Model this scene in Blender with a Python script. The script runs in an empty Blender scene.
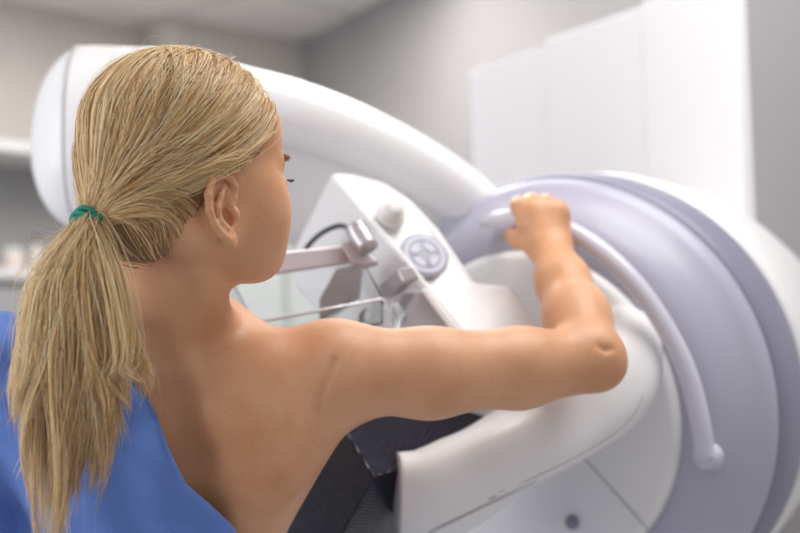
import bpy, bmesh, math, random
import numpy as np
from mathutils import Matrix, Vector
rng = np.random.default_rng(7); random.seed(7)
S = bpy.context.scene
# ------------------------------------------------------------ camera frame
F = 1333.0; PITCH = math.radians(5.0); ROLL = math.radians(1.2); CZ = 1.35
_f = np.array([0, math.cos(PITCH), math.sin(PITCH)]); _r0 = np.array([1., 0, 0]); _u0 = np.array([0, -math.sin(PITCH), math.cos(PITCH)])
_r = math.cos(ROLL)*_r0 - math.sin(ROLL)*_u0; _u = math.cos(ROLL)*_u0 + math.sin(ROLL)*_r0
B = np.stack([_r, _f, _u])                      # rows: right, forward, up
POS = np.array([0, 0, CZ])
def W(p): return np.asarray(p, float) @ B + POS  # local axes (right, depth, up) -> world
def L(p): return (np.asarray(p, float) - POS) @ B.T
def P(px, py, d): return np.array([(px-400)/F*d, d, -(py-266.5)/F*d])
cam = bpy.data.cameras.new('camera'); camo = bpy.data.objects.new('camera', cam); S.collection.objects.link(camo)
cam.sensor_width = 36; cam.lens = F/800*36; cam.clip_start = .05
m = Matrix.Identity(4)
for i in range(3): m[i][0], m[i][1], m[i][2], m[i][3] = _r[i], _u[i], -_f[i], POS[i]
camo.matrix_world = m; S.camera = camo
cam.dof.use_dof = True; cam.dof.focus_distance = 1.30; cam.dof.aperture_fstop = 3.0
# ------------------------------------------------------------ light
S.view_settings.view_transform = 'Standard'; S.view_settings.look = 'None'; S.view_settings.gamma = 1
S.view_settings.exposure = 0.18
w = bpy.data.worlds.new('world'); S.world = w; w.use_nodes = True
w.node_tree.nodes['Background'].inputs[0].default_value = (.95, .93, 1, 1); w.node_tree.nodes['Background'].inputs[1].default_value = .50
def area(name, loc, target, sx, sy, power, col=(1, 1, 1)):
    l = bpy.data.lights.new(name, 'AREA'); l.shape = 'RECTANGLE'; l.size = sx; l.size_y = sy; l.energy = power; l.color = col
    o = bpy.data.objects.new(name, l); S.collection.objects.link(o); o.location = loc
    o.rotation_euler = (Vector(target)-Vector(loc)).to_track_quat('-Z', 'Y').to_euler(); return o
area('ceiling_panel_light', (.62, 1.45, 2.68), (.50, 1.45, 1.3), 1.0, 1.0, 19, (1, .985, .97))
area('far_wall_fill', (-.5, 3.9, 2.73), (-.5, 3.9, 0), 1.3, .6, 24, (1, .96, .92))  # added fill to lift the far walls, not a known fixture
area('side_wall_fill', (.0, 3.1, 2.73), (.0, 3.1, 0), 1.0, .6, 11, (1, .97, .95))  # second added fill brightening the far part of the room
area('rear_ceiling_light', (-.9, -.5, 2.6), (-.1, 1.5, 1.3), .9, .9, 4, (.93, .96, 1))
area('left_fill_light', (-1.9, .9, 1.7), (-.6, 3.6, 2.9), 1.2, 1.2, 20, (.93, .96, 1))  # invented fill aimed up at the ceiling; no window stands here
# ------------------------------------------------------------ helpers
def mat(name, col, rough=.5, metal=0, spec=.5, trans=0, sss=0, alpha=1, ior=1.45, coat=0, bump=None, var=None):
    m = bpy.data.materials.new(name); m.use_nodes = True; nt = m.node_tree; b = nt.nodes['Principled BSDF']
    I = b.inputs; I['Base Color'].default_value = (*col, 1); I['Roughness'].default_value = rough; I['Metallic'].default_value = metal
    I['Specular IOR Level'].default_value = spec; I['Transmission Weight'].default_value = trans; I['Alpha'].default_value = alpha; I['IOR'].default_value = ior
    I['Coat Weight'].default_value = coat
    if sss:
        I['Subsurface Weight'].default_value = sss; I['Subsurface Radius'].default_value = (1, .35, .2); I['Subsurface Scale'].default_value = .006
    tc = nt.nodes.new('ShaderNodeTexCoord')
    if var:      # (scale, amount, second colour)
        n = nt.nodes.new('ShaderNodeTexNoise'); n.inputs['Scale'].default_value = var[0]; n.inputs['Detail'].default_value = 4
        r = nt.nodes.new('ShaderNodeValToRGB'); r.color_ramp.elements[0].position = .35; r.color_ramp.elements[1].position = .65
        r.color_ramp.elements[0].color = (*col, 1); r.color_ramp.elements[1].color = (*var[2], 1)
        nt.links.new(tc.outputs['Object'], n.inputs['Vector']); nt.links.new(n.outputs['Fac'], r.inputs[0]); nt.links.new(r.outputs[0], I['Base Color'])
    if bump:     # (scale, strength, distance)
        n = nt.nodes.new('ShaderNodeTexNoise'); n.inputs['Scale'].default_value = bump[0]; n.inputs['Detail'].default_value = 3
        bp = nt.nodes.new('ShaderNodeBump'); bp.inputs['Strength'].default_value = bump[1]; bp.inputs['Distance'].default_value = bump[2]
        nt.links.new(tc.outputs['Object'], n.inputs['Vector']); nt.links.new(n.outputs['Fac'], bp.inputs['Height']); nt.links.new(bp.outputs[0], I['Normal'])
    return m
M = {}
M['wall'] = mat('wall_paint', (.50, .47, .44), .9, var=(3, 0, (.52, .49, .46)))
M['wall_side'] = mat('wall_paint_shaded', (.31, .30, .305), .9, var=(3, 0, (.33, .32, .325)))  # right wall's shade put into a darker copy of the wall colour
M['floor'] = mat('vinyl_floor', (.62, .62, .61), .5, var=(30, 0, (.66, .66, .65)))
M['white'] = mat('white_plastic', (.86, .85, .845), .38, coat=.1)
M['white2'] = mat('warm_white_plastic', (.80, .79, .77), .42)
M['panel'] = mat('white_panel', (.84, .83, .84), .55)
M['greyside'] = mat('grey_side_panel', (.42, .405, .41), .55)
M['lav'] = mat('lavender_grey_plastic', (.47, .46, .555), .35, coat=.1)
M['lavdark'] = mat('slate_grey_plastic', (.26, .26, .34), .4)
M['handle'] = mat('pale_lavender_handle', (.66, .65, .74), .3, coat=.3)
M['metal'] = mat('satin_metal', (.52, .49, .51), .35, metal=.6)
M['pinkmetal'] = mat('pale_bar', (.66, .60, .62), .3, metal=.3)
M['dark'] = mat('dark_plastic', (.05, .05, .06), .4)
M['seam'] = mat('seam_grey', (.48, .47, .48), .7)
M['logo'] = mat('logo_grey', (.42, .43, .50), .5)
M['logolight'] = mat('logo_pale', (.62, .63, .72), .5)
M['clear'] = mat('clear_acrylic', (.93, .95, .95), .03, trans=1, ior=1.2)
M['tie'] = mat('green_hair_tie', (.02, .28, .20), .6, bump=(900, .5, .001))
M['eye'] = mat('eye_white', (.8, .78, .75), .15)
# ------------------------------------------------------------ object plumbing
def finish(name, verts, faces, material, parent=None, smooth=True, world=False, sub=0, bev=0, solid=0):
    v = np.asarray(verts, float); v = v if world else W(v)
    if parent is not None:
        q = parent
        while q is not None: v = v - np.array(q['_o']) if '_o' in q else v; q = None
    me = bpy.data.meshes.new(name)
    me.from_pydata(v.tolist(), [], [list(map(int, f)) for f in faces]); me.validate(); me.update()
    bm = bmesh.new(); bm.from_mesh(me); bmesh.ops.recalc_face_normals(bm, faces=bm.faces); bm.to_mesh(me); bm.free()
    for p in me.polygons: p.use_smooth = smooth
    me.materials.append(M[material] if isinstance(material, str) else material)
    o = bpy.data.objects.new(name, me); S.collection.objects.link(o)
    if parent is not None: o.parent = parent; o['_o'] = list(parent['_o'])
    else: o['_o'] = [0, 0, 0]
    # the origin of a part is its thing's origin
    if parent is not None and parent.type != 'EMPTY': pass
    if solid: s = o.modifiers.new('s', 'SOLIDIFY'); s.thickness = solid; s.offset = 0
    if bev: b = o.modifiers.new('b', 'BEVEL'); b.width = bev; b.segments = 4; b.limit_method = 'ANGLE'; b.angle_limit = .5; b.harden_normals = True
    if sub: s = o.modifiers.new('u', 'SUBSURF'); s.levels = s.render_levels = sub
    return o
def root(name, loc, label, cat, group=None):
    o = bpy.data.objects.new(name, None); S.collection.objects.link(o); o.location = loc; o['_o'] = list(map(float, loc))
    o['label'] = label; o['category'] = cat; o.empty_display_size = .05
    if group: o['group'] = group
    return o
def struct(o): o['kind'] = 'structure'; return o
def box_vf(c, ax):   # centre and three half-axis vectors
    c = np.asarray(c, float); ax = np.asarray(ax, float)
    v = [c+i*ax[0]+j*ax[1]+k*ax[2] for i in (-1, 1) for j in (-1, 1) for k in (-1, 1)]
    return v, [(0, 1, 3, 2), (4, 6, 7, 5), (0, 4, 5, 1), (2, 3, 7, 6), (0, 2, 6, 4), (1, 5, 7, 3)]
def box_w(name, lo, hi, material, parent=None, bev=0):
    lo = np.array(lo, float); hi = np.array(hi, float)
    v, f = box_vf((lo+hi)/2, np.diag((hi-lo)/2)); return finish(name, v, f, material, parent, smooth=bev > 0, world=True, bev=bev)
def prism(name, pts, ext, material, parent=None, bev=.006, world=False):
    n = len(pts); pts = np.array(pts, float); e = np.array(ext, float)
    v = np.r_[pts, pts+e]; f = [tuple(range(n)), tuple(range(2*n-1, n-1, -1))]+[(i, (i+1) % n, n+(i+1) % n, n+i) for i in range(n)]
    return finish(name, v, f, material, parent, smooth=bev > 0, bev=bev, world=world)
def spline(pts, n):
    pts = np.asarray(pts, float); k = len(pts); t = np.linspace(0, k-1, n); out = []
    ext = np.r_[[2*pts[0]-pts[1]], pts, [2*pts[-1]-pts[-2]]]
    for u in t:
        i = min(int(u), k-2); a = u-i; p0, p1, p2, p3 = ext[i:i+4]
        out.append(.5*((2*p1)+(-p0+p2)*a+(2*p0-5*p1+4*p2-p3)*a*a+(-p0+3*p1-3*p2+p3)*a**3))
    return np.array(out)
def tube_vf(pts, r, seg=16, n=None, cap=True):
    pts = np.asarray(pts, float); rr = np.full(len(pts), r, float) if np.isscalar(r) else np.asarray(r, float)
    if n: q = spline(np.c_[pts, rr], n); pts, rr = q[:, :3], q[:, 3]
    v = []; f = []; T = np.gradient(pts, axis=0); T /= np.linalg.norm(T, axis=1)[:, None]
    up = np.array([.3, .2, .9]); a = np.cross(T[0], up); a /= np.linalg.norm(a)
    for i, p in enumerate(pts):
        a = a-T[i]*(a@T[i]); a /= np.linalg.norm(a); b = np.cross(T[i], a)
        for k in range(seg): th = 2*math.pi*k/seg; v.append(p+rr[i]*(math.cos(th)*a+math.sin(th)*b))
    for i in range(len(pts)-1):
        for k in range(seg): f.append((i*seg+k, i*seg+(k+1) % seg, (i+1)*seg+(k+1) % seg, (i+1)*seg+k))
    if cap: f += [tuple(range(seg-1, -1, -1)), tuple((len(pts)-1)*seg+k for k in range(seg))]
    return v, f
def tube(name, pts, r, material, parent=None, **k):
    v, f = tube_vf(pts, r, **k); return finish(name, v, f, material, parent)
def frame(n):
    n = np.asarray(n, float)/np.linalg.norm(n); a = np.cross(n, [0, 0, 1.]); a /= np.linalg.norm(a); return n, a, np.cross(a, n)
def lathe(name, c, n, prof, material, parent=None, seg=96, arc=None):   # prof: (radius, offset along n)
    n, a, b = frame(n); v = []; f = []
    for r, o in prof:
        for k in range(seg): th = 2*math.pi*k/seg; v.append(c+n*o+r*(math.cos(th)*a+math.sin(th)*b))
    for i in range(len(prof)-1):
        for k in range(seg): f.append((i*seg+k, i*seg+(k+1) % seg, (i+1)*seg+(k+1) % seg, (i+1)*seg+k))
    if prof[0][0] > 1e-6: f.append(tuple(range(seg)))
    if prof[-1][0] > 1e-6: f.append(tuple((len(prof)-1)*seg+k for k in range(seg))[::-1])
    return finish(name, v, f, material, parent)
def sweep(name, st, material, parent=None, n=40, seg=40, e=2.6, depthdir=(0, 1, 0), caps=(.5, .5)):
    # stations: (px, py, depth, half height in metres, half thickness in metres); superellipse section
    pts = np.array([list(P(a, b, d))+[h, t] for a, b, d, h, t in st]); q = spline(pts, n)
    T = np.gradient(q[:, :3], axis=0); T /= np.linalg.norm(T, axis=1)[:, None]; dd = np.array(depthdir, float)
    rows = []
    def row(c, t, h, w):
        nn = dd-t*(dd@t); nn /= np.linalg.norm(nn); uu = np.cross(t, nn)
        th = np.linspace(0, 2*math.pi, seg, endpoint=False); cx = np.sign(np.cos(th))*abs(np.cos(th))**(2/e); sx = np.sign(np.sin(th))*abs(np.sin(th))**(2/e)
        return c+np.outer(cx*h, uu)+np.outer(sx*w, nn)
    def cap(i, sgn, dep):
        c, t, h, w = q[i, :3], T[i], q[i, 3], q[i, 4]; k = np.linspace(0, 1, 9)[1:]
        return [row(c+sgn*t*h*dep*math.sin(a*math.pi/2), t, h*max(math.cos(a*math.pi/2), .02), w*max(math.cos(a*math.pi/2), .02)) for a in k]
    if caps[0]: rows += cap(0, -1, caps[0])[::-1]
    rows += [row(q[i, :3], T[i], q[i, 3], q[i, 4]) for i in range(n)]
    if caps[1]: rows += cap(-1, 1, caps[1])
    v = np.concatenate(rows); f = [(i*seg+k, i*seg+(k+1) % seg, (i+1)*seg+(k+1) % seg, (i+1)*seg+k) for i in range(len(rows)-1) for k in range(seg)]
    f += [tuple(range(seg))[::-1], tuple((len(rows)-1)*seg+k for k in range(seg))]
    return finish(name, v, f, material, parent)
# ------------------------------------------------------------ room shell
CEIL = 2.75
def gp(px, D, z=0): # world x,y at pixel column px (at eye height) and depth D
    q = W(P(px, 300, D)); return q[0], q[1]
c0 = gp(-330, 3.96); c1 = gp(147, 5.10); c2 = gp(166, 4.93); c3 = gp(306, 5.35); c4 = gp(960, 2.75)
def wall(name, a, b, material, t=.1):
    a = np.array(a); b = np.array(b); d = (b-a)/np.linalg.norm(b-a); n = np.array([-d[1], d[0]])*t
    pts = [(*a, 0), (*b, 0), (*(b+n), 0), (*(a+n), 0)]; return struct(prism(name, pts, (0, 0, CEIL), material, bev=0, world=True))
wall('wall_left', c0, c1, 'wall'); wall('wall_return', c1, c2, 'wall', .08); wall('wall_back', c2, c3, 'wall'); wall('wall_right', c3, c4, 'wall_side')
struct(box_w('floor', (-4.5, -3, -.1), (4.5, 6.5, 0), 'floor'))
# drop ceiling with a tile grid
cm = mat('ceiling_tile', (.8, .78, .76), .95); nt = cm.node_tree; br = nt.nodes.new('ShaderNodeTexBrick'); br.offset = 0
br.inputs['Color1'].default_value = br.inputs['Color2'].default_value = (.80, .78, .76, 1); br.inputs['Mortar'].default_value = (.55, .54, .53, 1)
br.inputs['Scale'].default_value = 1; br.inputs['Brick Width'].default_value = .6; br.inputs['Row Height'].default_value = .6; br.inputs['Mortar Size'].default_value = .012
tc = nt.nodes.new('ShaderNodeTexCoord'); mp = nt.nodes.new('ShaderNodeMapping'); mp.inputs['Rotation'].default_value = (0, 0, math.radians(38)); mp.inputs['Location'].default_value = (.2, .25, 0)
nt.links.new(tc.outputs['Object'], mp.inputs[0]); nt.links.new(mp.outputs[0], br.inputs['Vector']); nt.links.new(br.outputs['Color'], nt.nodes['Principled BSDF'].inputs['Base Color'])
M['ceiling'] = cm
struct(box_w('ceiling', (-4.5, -3, CEIL), (4.5, 6.5, CEIL+.1), 'ceiling'))

# ------------------------------------------------------------ shelf and counter on the left wall
aw = np.array(c0); bw = np.array(c1); dw = (bw-aw)/np.linalg.norm(bw-aw); nw = np.array([dw[1], -dw[0]])   # inward normal
def wbox(name, s0, s1, z0, z1, t0, t1, material, parent, bev=.004):
    pts = [(*(bw-dw*s0+nw*t0), z0), (*(bw-dw*s1+nw*t0), z0), (*(bw-dw*s1+nw*t1), z0), (*(bw-dw*s0+nw*t1), z0)]
    return prism(name, pts, (0, 0, z1-z0), material, parent, bev=bev, world=True)
M['cab'] = mat('grey_cabinet', (.30, .30, .31), .6); M['backp'] = mat('grey_backboard', (.27, .265, .265), .7); M['edge'] = mat('light_laminate', (.60, .60, .60), .5)
zs = lambda py, D: float(W(P(20, py, D))[2])
Dw = 4.45
shelf = root('wall_shelf', (*(bw-dw*.6), zs(145, Dw)), 'pale wall shelf over a grey backboard, behind the blond ponytail', 'shelf')
wbox('shelf_board', .28, 1.6, zs(152, Dw), zs(142, Dw), .004, .30, 'edge', shelf)
wbox('backboard', .28, 1.6, zs(271, Dw), zs(152, Dw), .004, .02, 'backp', shelf, 0)
counter = root('counter_cabinet', (*(bw-dw*.6), 0), 'grey counter cabinet with pale worktop along the left wall', 'cabinet')
wbox('worktop', .25, 1.6, zs(283, Dw), zs(273, Dw), .004, .40, 'edge', counter)
wbox('body', .27, 1.6, 0, zs(283, Dw), .004, .37, 'cab', counter)
for i in range(2): wbox('door', .30+i*.62, .90+i*.62, .1, zs(283, Dw)-.03, .37, .385, 'cab', counter)
def item(name, s, r, h, col, label, cat, kind='jar'):
    zb = zs(273, Dw)+.001; c = bw-dw*s+nw*.22; o = root(name, (*c, zb), label, cat); mm = mat(name+'_mat', col, .4)
    def lat(nm, prof, mt):
        v = []; f = []; sg = 20
        for rr, z in prof:
            for k in range(sg): th = k*2*math.pi/sg; v.append((c[0]+rr*math.cos(th), c[1]+rr*math.sin(th), zb+z))
        for i in range(len(prof)-1):
            for k in range(sg): f.append((i*sg+k, i*sg+(k+1) % sg, (i+1)*sg+(k+1) % sg, (i+1)*sg+k))
        f += [tuple(range(sg)), tuple((len(prof)-1)*sg+k for k in range(sg))]
        return finish(nm, v, f, mt, o, world=True)
    if kind == 'jar':
        lat('body', [(r*.95, 0), (r, .005), (r, h*.72), (r*.8, h*.8)], mm); lat('lid', [(r*.82, h*.8), (r*.85, h*.82), (r*.85, h*.97), (r*.78, h)], 'edge')
    else:
        lat('body', [(r*.95, 0), (r, .01), (r, h*.6), (r*.4, h*.75), (r*.35, h*.85)], mm); lat('cap', [(r*.42, h*.85), (r*.42, h)], 'dark')
item('storage_jar', .50, .035, .10, (.42, .33, .27), 'brownish jar on the counter, nearest the ponytail', 'jar')
item('spray_bottle', .585, .03, .13, (.5, .47, .45), 'pale bottle with dark cap on the counter', 'bottle', 'b')
item('storage_jar', .67, .04, .085, (.55, .48, .44), 'squat beige jar on the counter, farthest left', 'jar')

lowc = root('low_cabinet', (*gp(255, 3.75), 0), 'pale low cabinet against the back wall, seen behind the clear paddle', 'cabinet')
q0, q1 = np.array(gp(228, 3.7)), np.array(gp(345, 3.7)); zt_ = float(W(P(260, 243, 3.7))[2]); M['palecab'] = mat('pale_green_grey_laminate', (.70, .72, .69), .6)
box_w('body', (q0[0], q0[1], 0), (q1[0], q1[1]+.40, zt_-.03), 'palecab', lowc, bev=.004)
box_w('cabinet_top', (q0[0]-.01, q0[1]-.015, zt_-.03), (q1[0]+.01, q1[1]+.41, zt_), 'edge', lowc, bev=.004)
for i in range(2):
    xa = q0[0]+.006+i*(q1[0]-q0[0])/2; dr = box_w('door', (xa, q0[1]-.018, .08), (xa+(q1[0]-q0[0])/2-.012, q0[1], zt_-.04), 'palecab', lowc, bev=.003)
# ------------------------------------------------------------ mammography machine
K = 1.9/1.7
N = np.array([.578, .815, .076]); N /= np.linalg.norm(N)      # axis of the drum, pointing away
C = P(555.8, 404.6, 1.9)
R1 = .287*K; R2 = .202*K; OFF = -.081*K
def onp(px, py, off):                                         # pixel onto the plane across the axis
    r = P(px, py, 1.0); return r*(((C+N*off)@N)/(r@N))
mach = root('mammography_machine', tuple(W(P(700, 533, 2.4))[:2])+(0.,), 'white mammography machine with tilted curved arm and round lavender grey side disc', 'medical machine')
# stand column
tl = W(P(474, 71, 2.85)); tr = W(P(745, -4, 2.22)); zt = tl[2]
a = tl[:2]; b = tr[:2]; d = (b-a)/np.linalg.norm(b-a); nn = np.array([-d[1], d[0]]); Lc = np.linalg.norm(b-a)
if nn[1] < 0: nn = -nn
dep = .19
def cpt(s, t): q = a+d*s+nn*t; return (q[0], q[1], 0.)
rc = .07
back = [cpt(Lc, 0), cpt(Lc, dep*.9)] 
def cz(s, t, z): q = cpt(s, t); return (q[0], q[1], z)
zc = zt+.012
prof = [(.0, 0), (dep, 0)]+[(dep-.08+.08*math.cos(t), zc-.08+.08*math.sin(t)) for t in np.linspace(0, math.pi/2, 9)]+[(0, zc)]
ex_ = np.array(cz(0, 0, 0))-np.array(cz(Lc, 0, 0))
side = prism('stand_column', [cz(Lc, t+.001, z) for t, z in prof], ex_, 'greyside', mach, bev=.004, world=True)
xs = [0, Lc*.335, Lc*.70, Lc]; tops = [0, .007, .012]
for i in range(3):
    prism('front_panel', [cpt(xs[i]+.0015, -.012-.004*i), cpt(xs[i+1]-.0015, -.012-.004*i), cpt(xs[i+1]-.0015, .012), cpt(xs[i]+.0015, .012)], (0, 0, zt+tops[i]), 'panel', mach, bev=.004, world=True)
for i in range(9):
    z = float(W(P(795, 214+i*6, 2.4))[2]); q = cpt(Lc+.001, dep*.74); dd_ = (*d, 0)
    v, f = box_vf((q[0], q[1], z), [np.array((*nn, 0))*.007, np.array(dd_)*.0015, (0, 0, .0035)])
    finish('vent_slot', v, f, 'dark', side, smooth=False, world=True)
# drum, accent ring, centre disc
lathe('drum_housing', C, N, [(.16, .56), (.22, .54), (.265, .46), (.298, .34), (.318, .22), (.328, .14), (.324, .115), (.30, .105)], 'white', mach)
lathe('outer_band', C, N, [(.30, .012), (R1+.001, .016), (R1+.006, .024), (R1+.008, .04), (R1+.008, .08), (R1+.004, .105), (.29, .115)], 'lavdark', mach)
lathe('accent_ring', C, N, [(R2*.9, OFF+.02), (R2+.004, OFF+.012), (R2+.012, OFF+.010), (R1*.80+.02, OFF*.68), (R1-.030, OFF*.30), (R1-.012, OFF*.14), (R1-.003, OFF*.03), (R1, .010), (R1-.004, .022), (R1*.8, .03)], 'lav', mach)
lathe('center_disc', C, N, [(0, OFF-.004), (R2*.6, OFF-.004), (R2-.012, OFF-.002), (R2-.003, OFF+.003), (R2, OFF+.012), (R2*.98, OFF+.04)], 'white', mach)
dsc = bpy.data.objects['center_disc']
tube('panel_seam', [onp(584, 458, OFF-.004), onp(652, 534, OFF-.004)], .0011, 'seam', dsc, seg=6)
q = onp(573, 522, OFF-.004); lathe('release_button', q, N, [(0, -.008), (.007, -.008), (.0095, -.005), (.0095, .0)], 'lavdark', dsc, seg=32)
# grab handle
hp = [onp(482, 224, OFF-.028), onp(500, 220, OFF-.036), onp(530, 219, OFF-.04), onp(565, 229, OFF-.04), onp(600, 250, OFF-.04), onp(635, 284, OFF-.038), onp(665, 327, OFF-.034), onp(687, 372, OFF-.03), onp(700, 420, OFF-.026), onp(705, 458, OFF-.022)]
gh = tube('grab_handle', hp, [.006]+[.0125]*8+[.0125], 'handle', mach, seg=20, n=70)
v, f = tube_vf([hp[-1]-N*.004, hp[-1]+N*.02, onp(715, 462, OFF+.05)], [.0145, .015, .015], seg=20); finish('handle_mount', v, f, 'handle', gh)
v, f = tube_vf([hp[1]+(0, 0, -.004), onp(500, 236, OFF+.06)], [.009, .009], seg=16); finish('handle_mount', v, f, 'handle', gh)
# curved arm with tube head
sweep('tube_arm', [(150, 150, 2.02, .125, .10), (220, 160, 2.02, .118, .10), (310, 180, 2.04, .105, .10), (400, 222, 2.08, .09, .09), (480, 285, 2.12, .08, .08), (545, 350, 2.14, .07, .06)], 'white2', mach, n=50, e=3.2, caps=(.1, .1))
sweep('arm_cover', [(130, 92, 1.97, .060, .12), (180, 95, 1.97, .060, .13), (240, 106, 1.97, .054, .13), (300, 119, 1.98, .050, .13), (370, 144, 2.0, .046, .12), (440, 182, 2.03, .044, .11), (500, 232, 2.06, .042, .09), (560, 300, 2.10, .042, .06)], 'white', mach, n=50, e=2.8, caps=(.3, .1))
th = sweep('tube_head', [(92, 140, 1.97, .136, .135), (150, 144, 1.97, .136, .135), (190, 150, 1.98, .120, .12)], 'white', mach, n=16, e=2.5, caps=(.60, .1))
sweep('housing_seam', [(85, 140, 1.97, .1345, .1345), (85, 140, 1.97, .1368, .1358), (87, 140, 1.97, .1345, .1345)], 'seam', th, n=4, e=2.5, seg=60, caps=(0, 0))
# compression unit
fd = [(331, 172, 1.79), (352, 172, 1.785), (385, 180, 1.77), (412, 198, 1.76), (440, 228, 1.745), (476, 281, 1.725), (512, 284, 1.715), (560, 350, 1.69), (470, 345, 1.66), (395, 250, 1.70), (345, 187, 1.74)]
fp = [P(*q) for q in fd]
ext = (P(300, 235, 1.86)-P(331, 172, 1.79))*1.55
cu = prism('compression_unit', fp, ext, 'white', mach, bev=.007)
cu['label'] = 'sloping white control box with a knob and a round emblem'
# its face plane: least squares
A = np.array([fp[i] for i in (3, 4, 5, 9, 10)]); cA = A.mean(0); fn = np.linalg.svd(A-cA)[2][2]; fn = fn if fn[1] < 0 else -fn
def onf(px, py, up=0): r = P(px, py, 1.); return r*(((cA+fn*up)@fn)/(r@fn))
kq = onf(391, 214, .0); lathe('control_knob', kq, -fn, [(0, -.020), (.009, -.020), (.012, -.017), (.013, -.004), (.019, -.003), (.020, .004)], 'white2', cu, seg=40)
lq = onf(425, 254, .003); emb = lathe('round_emblem', lq, -fn, [(0, .0015), (.032, .0015), (.033, .0022), (.033, .006)], 'logo', cu, seg=48)
n_, e1, e2 = frame(-fn)
ring = []; 
def ringmesh(name, r0, r1, z, material, a0=0, a1=2*math.pi, seg=48):
    v = []; f = []
    for k in range(seg+1):
        t = a0+(a1-a0)*k/seg; 
        for r in (r0, r1): v.append(lq-n_*(z-.003)+r*(math.cos(t)*e1+math.sin(t)*e2))
    for k in range(seg): f.append((2*k, 2*k+1, 2*k+3, 2*k+2))
    return finish(name, v, f, material, emb, smooth=False, solid=.0006)
ringmesh('emblem_ring', .0225, .028, .0022, 'logolight')
for k in range(4): ringmesh('emblem_mark', .009, .0195, .0024, 'logolight', k*math.pi/2+.35, (k+1)*math.pi/2-.15, 10)
# carriage pieces on the left face of the unit
def slab(name, pts, ext, material, parent=mach, bev=.003): return prism(name, [P(*p) for p in pts], ext, material, parent, bev=bev)
hold = slab('paddle_holder', [(266, 253, 1.60), (345, 245, 1.66), (352, 263, 1.66), (270, 275, 1.60)], (0.004, .028, .0), 'pinkmetal')
slab('holder_plate', [(340, 243, 1.645), (352, 239, 1.65), (379, 261, 1.65), (366, 265, 1.645), (352, 263, 1.64)], (.0, .02, -.006), 'pinkmetal', hold)
v, f = tube_vf([P(354, 222, 1.645), P(358, 232, 1.645), P(369, 249, 1.635)], [.011, .014, .013], seg=24, n=10); finish('clamp_knob', v, f, 'metal', hold)
slab('arm_plate', [(335, 268, 1.69), (358, 263, 1.69), (352, 300, 1.69), (318, 322, 1.69), (318, 300, 1.69)], (.01, .02, 0), 'metal')
blk = slab('latch_block', [(397, 268, 1.60), (412, 264, 1.60), (421, 278, 1.60), (404, 283, 1.59)], P(384, 300, 1.66)-P(404, 283, 1.60), 'metal', bev=.004)
slab('guide_plate', [(414, 292, 1.625), (424, 290, 1.625), (465, 342, 1.60), (400, 342, 1.60), (400, 318, 1.62)], (-.012, .03, -.0), 'metal')
slab('guide_rail', [(420, 290, 1.615), (427, 288, 1.615), (470, 342, 1.59), (460, 344, 1.59)], (0, .01, 0), 'white')
tube('cable', [P(300, 262, 1.76), P(308, 246, 1.745), P(322, 233, 1.735), P(338, 226, 1.725), P(350, 228, 1.70)], .0035, 'dark', cu, seg=10, n=30)
# clear paddle: floor with upstanding walls and a hollow round boss
L1, L2, Rr2, Rr1 = P(231, 281, 1.66), P(256, 328, 1.55), P(382, 299, 1.60), P(362, 262, 1.67)
pd_v = []; up = np.array([0, -.004, .032])
fl = [L1, L2, Rr2, Rr1]; ins = [q+(np.mean(fl, axis=0)-q)*.03 for q in fl]
v = np.array([q for q in fl]+[q+up for q in fl]); f = [(0, 1, 2, 3)]+[(i, (i+1) % 4, 4+(i+1) % 4, 4+i) for i in range(4)]
v = v-up*.9
pad = finish('compression_paddle', v, f, 'clear', mach, smooth=False, solid=.0025)
pad['label'] = 'clear acrylic compression paddle'
v, f = tube_vf([L1, L2, P(263, 321, 1.555), Rr2, P(391, 308, 1.60), P(394, 325, 1.60)], .0019, seg=10); finish('paddle_rim', v, f, mat('rim_acrylic', (.85, .85, .88), .1, metal=.5), pad)
tube('round_boss', [P(372, 325, 1.60), P(392, 318, 1.63)], [.022, .022], 'clear', pad, seg=32)
# detector arm and carbon image receptor
sweep('detector_arm', [(398, 496, 1.56, .050, .04), (430, 495, 1.565, .0545, .05), (463, 479, 1.58, .053, .055), (500, 456, 1.60, .047, .06), (560, 421, 1.66, .052, .07), (606, 385, 1.70, .056, .075), (620, 345, 1.75, .044, .07)], 'white', mach, n=54, e=3.0, caps=(.06, .5))
da = bpy.data.objects['detector_arm']
from mathutils.bvhtree import BVHTree
def caster(o):
    off = np.array(o['_o']); bv = BVHTree.FromPolygons([tuple(np.array(v.co)+off) for v in o.data.vertices], [tuple(p.vertices) for p in o.data.polygons])
    def c(px, py, lift=.0):
        d = W(P(px, py, 1))-POS; d /= np.linalg.norm(d); h = bv.ray_cast(Vector(POS), Vector(d)); return None if h[0] is None else L(np.array(h[0])-d*lift)
    return c
ct = caster(da); vs = []; fs = []
for k in range(30):
    x = 432+k*3.6; y = 529-k*1.72; pa, pb = ct(x, y, .0003), ct(x-4.5, y+6, .0003)
    if pa is None or pb is None: continue
    v, f = tube_vf([pa, pb], [.0007, .0007], seg=6); fs += [tuple(i+len(vs) for i in q) for q in f]; vs += v
if vs: finish('vent_grille', vs, fs, 'seam', da)
sp = [q for q in (ct(x, y, .0) for x, y in ((500, 492), (530, 479), (560, 465), (590, 449), (615, 433), (634, 414), (643, 395))) if q is not None]
if len(sp) > 2: tube('shell_seam', sp, .0008, 'seam', da, seg=6, n=40)
pa, pb = ct(489, 499), ct(496, 496)
if pa is not None and pb is not None: tube('small_mark', [pa, pb], .0011, 'seam', da, seg=6)
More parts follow.
